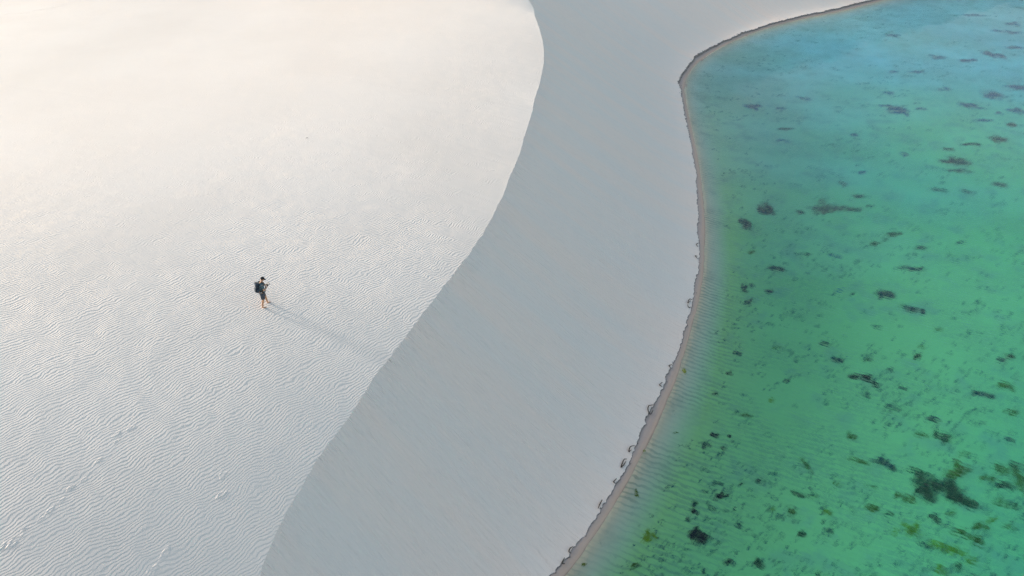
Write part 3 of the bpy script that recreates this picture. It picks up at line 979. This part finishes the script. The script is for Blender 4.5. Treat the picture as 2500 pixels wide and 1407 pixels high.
def rounded_box(c, half, bev, rot=None, name="box"):
    bm = bmesh.new()
    bmesh.ops.create_cube(bm, size=2.0)
    bmesh.ops.transform(bm, verts=bm.verts, matrix=Matrix.Diagonal((*half, 1)))
    bmesh.ops.bevel(bm, geom=bm.edges[:], offset=bev, segments=3, affect='EDGES', profile=0.5)
    m_ = Matrix.Translation(c) @ (rot if rot is not None else Matrix.Identity(4))
    bmesh.ops.transform(bm, verts=bm.verts, matrix=m_)
    me = bpy.data.meshes.new(name); bm.to_mesh(me); bm.free()
    return me


M["skin"] = plain("tanned skin", (0.50, 0.27, 0.16), 0.6, .08)
M["hair"] = plain("dark brown hair", (0.035, 0.022, 0.015), 0.7)
M["shirt"] = plain("slate blue shirt", (0.085, 0.122, 0.142), 0.9)
M["shorts"] = plain("grey shorts", (0.068, 0.072, 0.088), 0.9)
M["cap"] = plain("black cap", (0.018, 0.018, 0.022), 0.8)
M["pack"] = plain("navy backpack cloth", (0.018, 0.026, 0.040), 0.75)
M["pack2"] = plain("slate backpack panel", (0.034, 0.048, 0.068), 0.75)
M["strap"] = plain("black webbing", (0.012, 0.014, 0.018), 0.7)
M["white"] = plain("pale buckle", (0.6, 0.6, 0.58), 0.5)
M["plastic"] = plain("dark controller plastic", (0.025, 0.025, 0.028), 0.4)
M["lace"] = plain("eye white", (0.6, 0.58, 0.55), 0.4)

HEAD_AZ = math.radians(37)
FOOT = on_dune(641, 753)
pr = bpy.data.objects.new("person", None); COL.objects.link(pr)
LEAN_F = math.radians(6.5)
pr.rotation_euler = (0, LEAN_F, HEAD_AZ)
ROT = Matrix.Rotation(HEAD_AZ, 3, 'Z')
# the rear (right) heel stands at FOOT
rear_l = Vector((-0.07, -0.10, 0))
pr.location = FOOT - ROT @ rear_l
pr.location.z = FOOT.z


def gz(lx, ly):
    g = pr.location + ROT @ Vector((lx, ly, 0))
    return z_wind(g.x, g.y) - pr.location.z


fx, fy = 0.30, 0.12                      # front (left) foot
zr, zf = gz(-0.05, -0.10) - .05 * math.sin(LEAN_F), gz(fx, fy) + fx * math.sin(LEAN_F)
J = [(0, 0, .93, .13, .11),              # 0 pelvis
     (0.0, 0, 1.10, .125, .10),          # 1 waist
     (0.01, 0, 1.30, .15, .105),         # 2 chest
     (0.03, 0, 1.43, .10, .085),         # 3 upper chest
     (0.065, 0, 1.51, .055, .055),       # 4 neck
     (0.10, 0, 1.575, .062, .062),       # 5 skull base
     # right leg (rear)
     (0.0, -.095, .86, .092, .09), (0.015, -.105, .50 + zr * .5, .062, .06), (-0.02, -.105, .36 + zr, .062, .064), (-0.06, -.10, .10 + zr, .042, .044), (-0.055, -.10, .045 + zr, .040, .036), (0.03, -.115, .03 + zr, .036, .024), (0.10, -.125, .022 + zr, .034, .017),
     # left leg (front)
     (0.01, .095, .86, .092, .09), (0.20, .115, .52 + zf * .5, .062, .06), (0.22, .12, .37 + zf, .062, .064), (fx - .02, fy, .10 + zf, .042, .044), (fx - .02, fy, .045 + zf, .040, .036), (fx + .065, fy + .01, .03 + zf, .036, .024), (fx + .135, fy + .015, .022 + zf, .034, .017),
     # right arm
     (0.01, -.17, 1.41, .058, .058), (0.055, -.225, 1.12, .046, .046), (0.15, -.19, 1.135, .042, .042), (0.25, -.12, 1.20, .030, .030), (0.30, -.085, 1.235, .036, .024),
     # left arm
     (0.01, .17, 1.41, .058, .058), (0.055, .225, 1.12, .046, .046), (0.15, .19, 1.135, .042, .042), (0.25, .12, 1.20, .030, .030), (0.30, .085, 1.235, .036, .024)]
Ed = [(0, 1), (1, 2), (2, 3), (3, 4), (4, 5), (0, 6), (6, 7), (7, 8), (8, 9), (9, 10), (10, 11), (11, 12),
      (0, 13), (13, 14), (14, 15), (15, 16), (16, 17), (17, 18), (18, 19), (3, 20), (20, 21), (21, 22), (22, 23), (23, 24), (3, 25), (25, 26), (26, 27), (27, 28), (28, 29)]
parts_ = [skinned("body", J, Ed)]
# head: skull, jaw, nose, ears, brows, mouth
HC = Vector((0.125, 0, 1.655)); TILT = Matrix.Rotation(math.radians(28), 4, 'Y')
hm = bmesh.new()
bmesh.ops.create_uvsphere(hm, u_segments=24, v_segments=18, radius=1.0)
for v in hm.verts:
    x, y, z = v.co
    jaw = max(0, -z)
    v.co = Vector((x * .098 * (1 - .12 * jaw) + .012 * jaw, y * .076 * (1 - .30 * jaw), z * .118))
    if x > .6 and -.35 < z < .2 and abs(y) < .22: v.co.x += .020 * (1 - abs(y) / .22) * (1 - (z + .1) ** 2 * 4)
    if x > .6 and .12 < z < .35 and .2 < abs(y) < .6: v.co.x -= .006
bmesh.ops.transform(hm, verts=hm.verts, matrix=Matrix.Translation(HC) @ TILT)
me_h = bpy.data.meshes.new("h"); hm.to_mesh(me_h); hm.free()
parts_.append(me_h)
for s_ in (-1, 1):
    e_ = ellipsoid((0, 0, 0), (.018, .010, .032), 10, 8)
    e_.transform(Matrix.Translation(HC) @ TILT @ Matrix.Translation((-.005, s_ * .078, -.01)))
    parts_.append(e_)
# fingers closed round the controller, toes on the sand
for s_ in (-1, 1):
    for k in range(4):
        ln = (.052, .060, .056, .044)[k]
        b = Vector((0.315 - .004 * k, s_ * .085, 1.248 - .018 * k))
        pts = [b, b + Vector((.028, -s_ * .008, .006)), b + Vector((.036, -s_ * (.012 + ln * .4), .004)), b + Vector((.026, -s_ * (.016 + ln * .75), .0))]
        parts_.append(skinned("finger", [(*p, r__, r__) for p, r__ in zip(pts, (.0095, .009, .0082, .0072))], [(0, 1), (1, 2), (2, 3)], 0, 1))
    b = Vector((0.29, s_ * .078, 1.252))
    pts = [b, b + Vector((.016, -s_ * .020, .018)), b + Vector((.030, -s_ * .036, .024))]
    parts_.append(skinned("thumb", [(*p, r__, r__) for p, r__ in zip(pts, (.011, .010, .0085))], [(0, 1), (1, 2)], 0, 1))
for (ax, ay, az) in ((0.10, -.125, zr), (fx + .135, fy + .015, zf)):
    for k in range(5):
        e_ = ellipsoid((ax + .022 - .008 * abs(k - 1), ay - .034 + .017 * k, az + .013), (.020, .009 if k else .011, .011), 8, 6)
        parts_.append(e_)
body = link("body", joined("body", parts_), M["skin"], pr)
for s_ in (-1, 1):                                                  # eyes
    e_ = ellipsoid((0, 0, 0), (.008, .012, .009), 10, 8)
    e_.transform(Matrix.Translation(HC) @ TILT @ Matrix.Translation((.083, s_ * .030, .012)))
    link("eye", e_, M["hair"], body)
e_ = ellipsoid((0, 0, 0), (.006, .022, .005), 10, 8)
e_.transform(Matrix.Translation(HC) @ TILT @ Matrix.Translation((.089, 0, -.058)))
link("mouth", e_, plain("lips", (0.36, 0.14, 0.10), 0.5), body)
hr = ellipsoid((0, 0, 0), (.104, .083, .118), 22, 16, -0.35)
bm = bmesh.new(); bm.from_mesh(hr)
bmesh.ops.delete(bm, geom=[v for v in bm.verts if v.co.x > .035 and v.co.z < .05], context='VERTS')
bm.to_mesh(hr); bm.free()
hr.transform(Matrix.Translation(HC) @ TILT @ Matrix.Translation((-.008, 0, .004)))
link("hair", hr, M["hair"], pr)
cp = ellipsoid((0, 0, 0), (.114, .092, .112), 26, 16, 0.12)
bm = bmesh.new(); bm.from_mesh(cp)
gv = bmesh.ops.create_grid(bm, x_segments=8, y_segments=10, size=0.5)["verts"]
for v in gv:                                                        # curved peak
    px_, py_ = v.co.x + .5, v.co.y * 2
    v.co = Vector((.085 + px_ * .105 * math.sqrt(max(0, 1 - .55 * py_ * py_)) - .03 * py_ * py_, py_ * .082, .028 - .022 * py_ * py_ - .012 * px_))
bm.to_mesh(cp); bm.free()
cp.transform(Matrix.Translation(HC) @ TILT @ Matrix.Translation((-.006, 0, .010)))
o = link("cap", cp, M["cap"], pr)
sd = o.modifiers.new("thickness", 'SOLIDIFY'); sd.thickness = .006
# clothes
sj = [(0.0, 0, .93, .165, .135), (0.0, 0, 1.08, .150, .125), (0.01, 0, 1.28, .172, .128), (0.03, 0, 1.42, .125, .10), (0.055, 0, 1.485, .075, .07),
      (0.01, -.175, 1.405, .085, .082), (0.04, -.205, 1.25, .078, .078), (0.055, -.215, 1.19, .076, .076),
      (0.01, .175, 1.405, .085, .082), (0.04, .205, 1.25, .078, .078), (0.055, .215, 1.19, .076, .076)]
link("shirt", skinned("shirt", sj, [(0, 1), (1, 2), (2, 3), (3, 4), (3, 5), (5, 6), (6, 7), (3, 8), (8, 9), (9, 10)]), M["shirt"], pr)
kr, kl = Vector(J[7][:3]), Vector(J[14][:3])
hj = [(0, 0, .95, .165, .135), (0, 0, .87, .150, .13), (0.0, -.105, .80, .118, .115), (*(Vector((0, -.105, .80)).lerp(kr, .55)), .122, .118), (*(Vector((0, -.105, .80)).lerp(kr, .98)), .116, .112),
      (0.02, .105, .80, .118, .115), (*(Vector((0.02, .105, .80)).lerp(kl, .55)), .125, .118), (*(Vector((0.02, .105, .80)).lerp(kl, .98)), .116, .112)]
link("shorts", skinned("shorts", hj, [(0, 1), (1, 2), (2, 3), (3, 4), (1, 5), (5, 6), (6, 7)]), M["shorts"], pr)
tag(pr, "barefoot person in black cap, slate shirt and grey shorts standing on the rippled dune", "person")

# backpack worn by the walker
bp = bpy.data.objects.new("backpack", None); COL.objects.link(bp)
bp.rotation_euler = pr.rotation_euler; bp.location = pr.location + pr.rotation_euler.to_matrix() @ Vector((.03, 0, 0))
LEAN = Matrix.Rotation(math.radians(4), 4, 'Y')
link("pack_body", rounded_box((-.235, 0, 1.225), (.072, .128, .235), .055, LEAN, "pack_body"), M["pack"], bp)
link("front_pocket", rounded_box((-.312, 0, 1.135), (.032, .108, .135), .04, LEAN, "front_pocket"), M["pack2"], bp)
link("top_lid", rounded_box((-.235, 0, 1.455), (.082, .135, .045), .035, LEAN, "top_lid"), M["pack2"], bp)
for s_ in (-1, 1):
    link("side_pocket", rounded_box((-.235, s_ * .145, 1.10), (.060, .022, .10), .018, LEAN, "side_pocket"), M["pack2"], bp)
    st = catmull([(-.16, s_ * .075, 1.44), (-.06, s_ * .095, 1.515), (.07, s_ * .105, 1.475), (.165, s_ * .115, 1.33), (.145, s_ * .135, 1.16), (.02, s_ * .165, 1.05), (-.14, s_ * .13, 1.03)], 5)
    link("shoulder_strap", tube(st, [.021] * len(st), 8, "shoulder_strap"), M["strap"], bp)
st = catmull([(-.25, -.05, 1.49), (-.26, -.03, 1.555), (-.26, .03, 1.555), (-.25, .05, 1.49)], 6)
link("carry_loop", tube(st, [.013] * len(st), 8, "carry_loop"), M["strap"], bp)
st = [(.17 * math.cos(a) - .005, .175 * math.sin(a), .965) for a in np.linspace(-2.5, 2.5, 24)]
hb = link("hip_belt", tube(st, [.026] * len(st), 8, "hip_belt"), M["strap"], bp)
link("buckle", rounded_box((-.10, -.175, .985), (.035, .012, .018), .006, None, "buckle"), M["white"], hb)
tag(bp, "navy and slate backpack worn by the walker on the dune", "backpack")

# remote controller in both hands
rc = bpy.data.objects.new("remote_controller", None); COL.objects.link(rc)
rc.rotation_euler = pr.rotation_euler; rc.location = pr.location + pr.rotation_euler.to_matrix() @ Vector((-.07, 0, -.01))
RT = Matrix.Rotation(math.radians(-22), 4, 'Y')
link("controller_body", rounded_box((.40, 0, 1.262), (.055, .100, .020), .014, RT, "controller_body"), M["plastic"], rc)
link("phone_screen", rounded_box((.462, 0, 1.305), (.055, .092, .008), .005, Matrix.Rotation(math.radians(-40), 4, 'Y'), "phone_screen"), M["plastic"], rc)
for s_ in (-1, 1):
    link("control_stick", tube([(.385, s_ * .045, 1.27), (.380, s_ * .045, 1.305)], [.005, .008], 8, "control_stick"), M["plastic"], rc)
    link("antenna", tube([(.44, s_ * .055, 1.275), (.475, s_ * .060, 1.36)], [.008, .006], 8, "antenna"), M["pack2"], rc)
tag(rc, "dark handheld remote controller held by the walker at chest height", "controller")
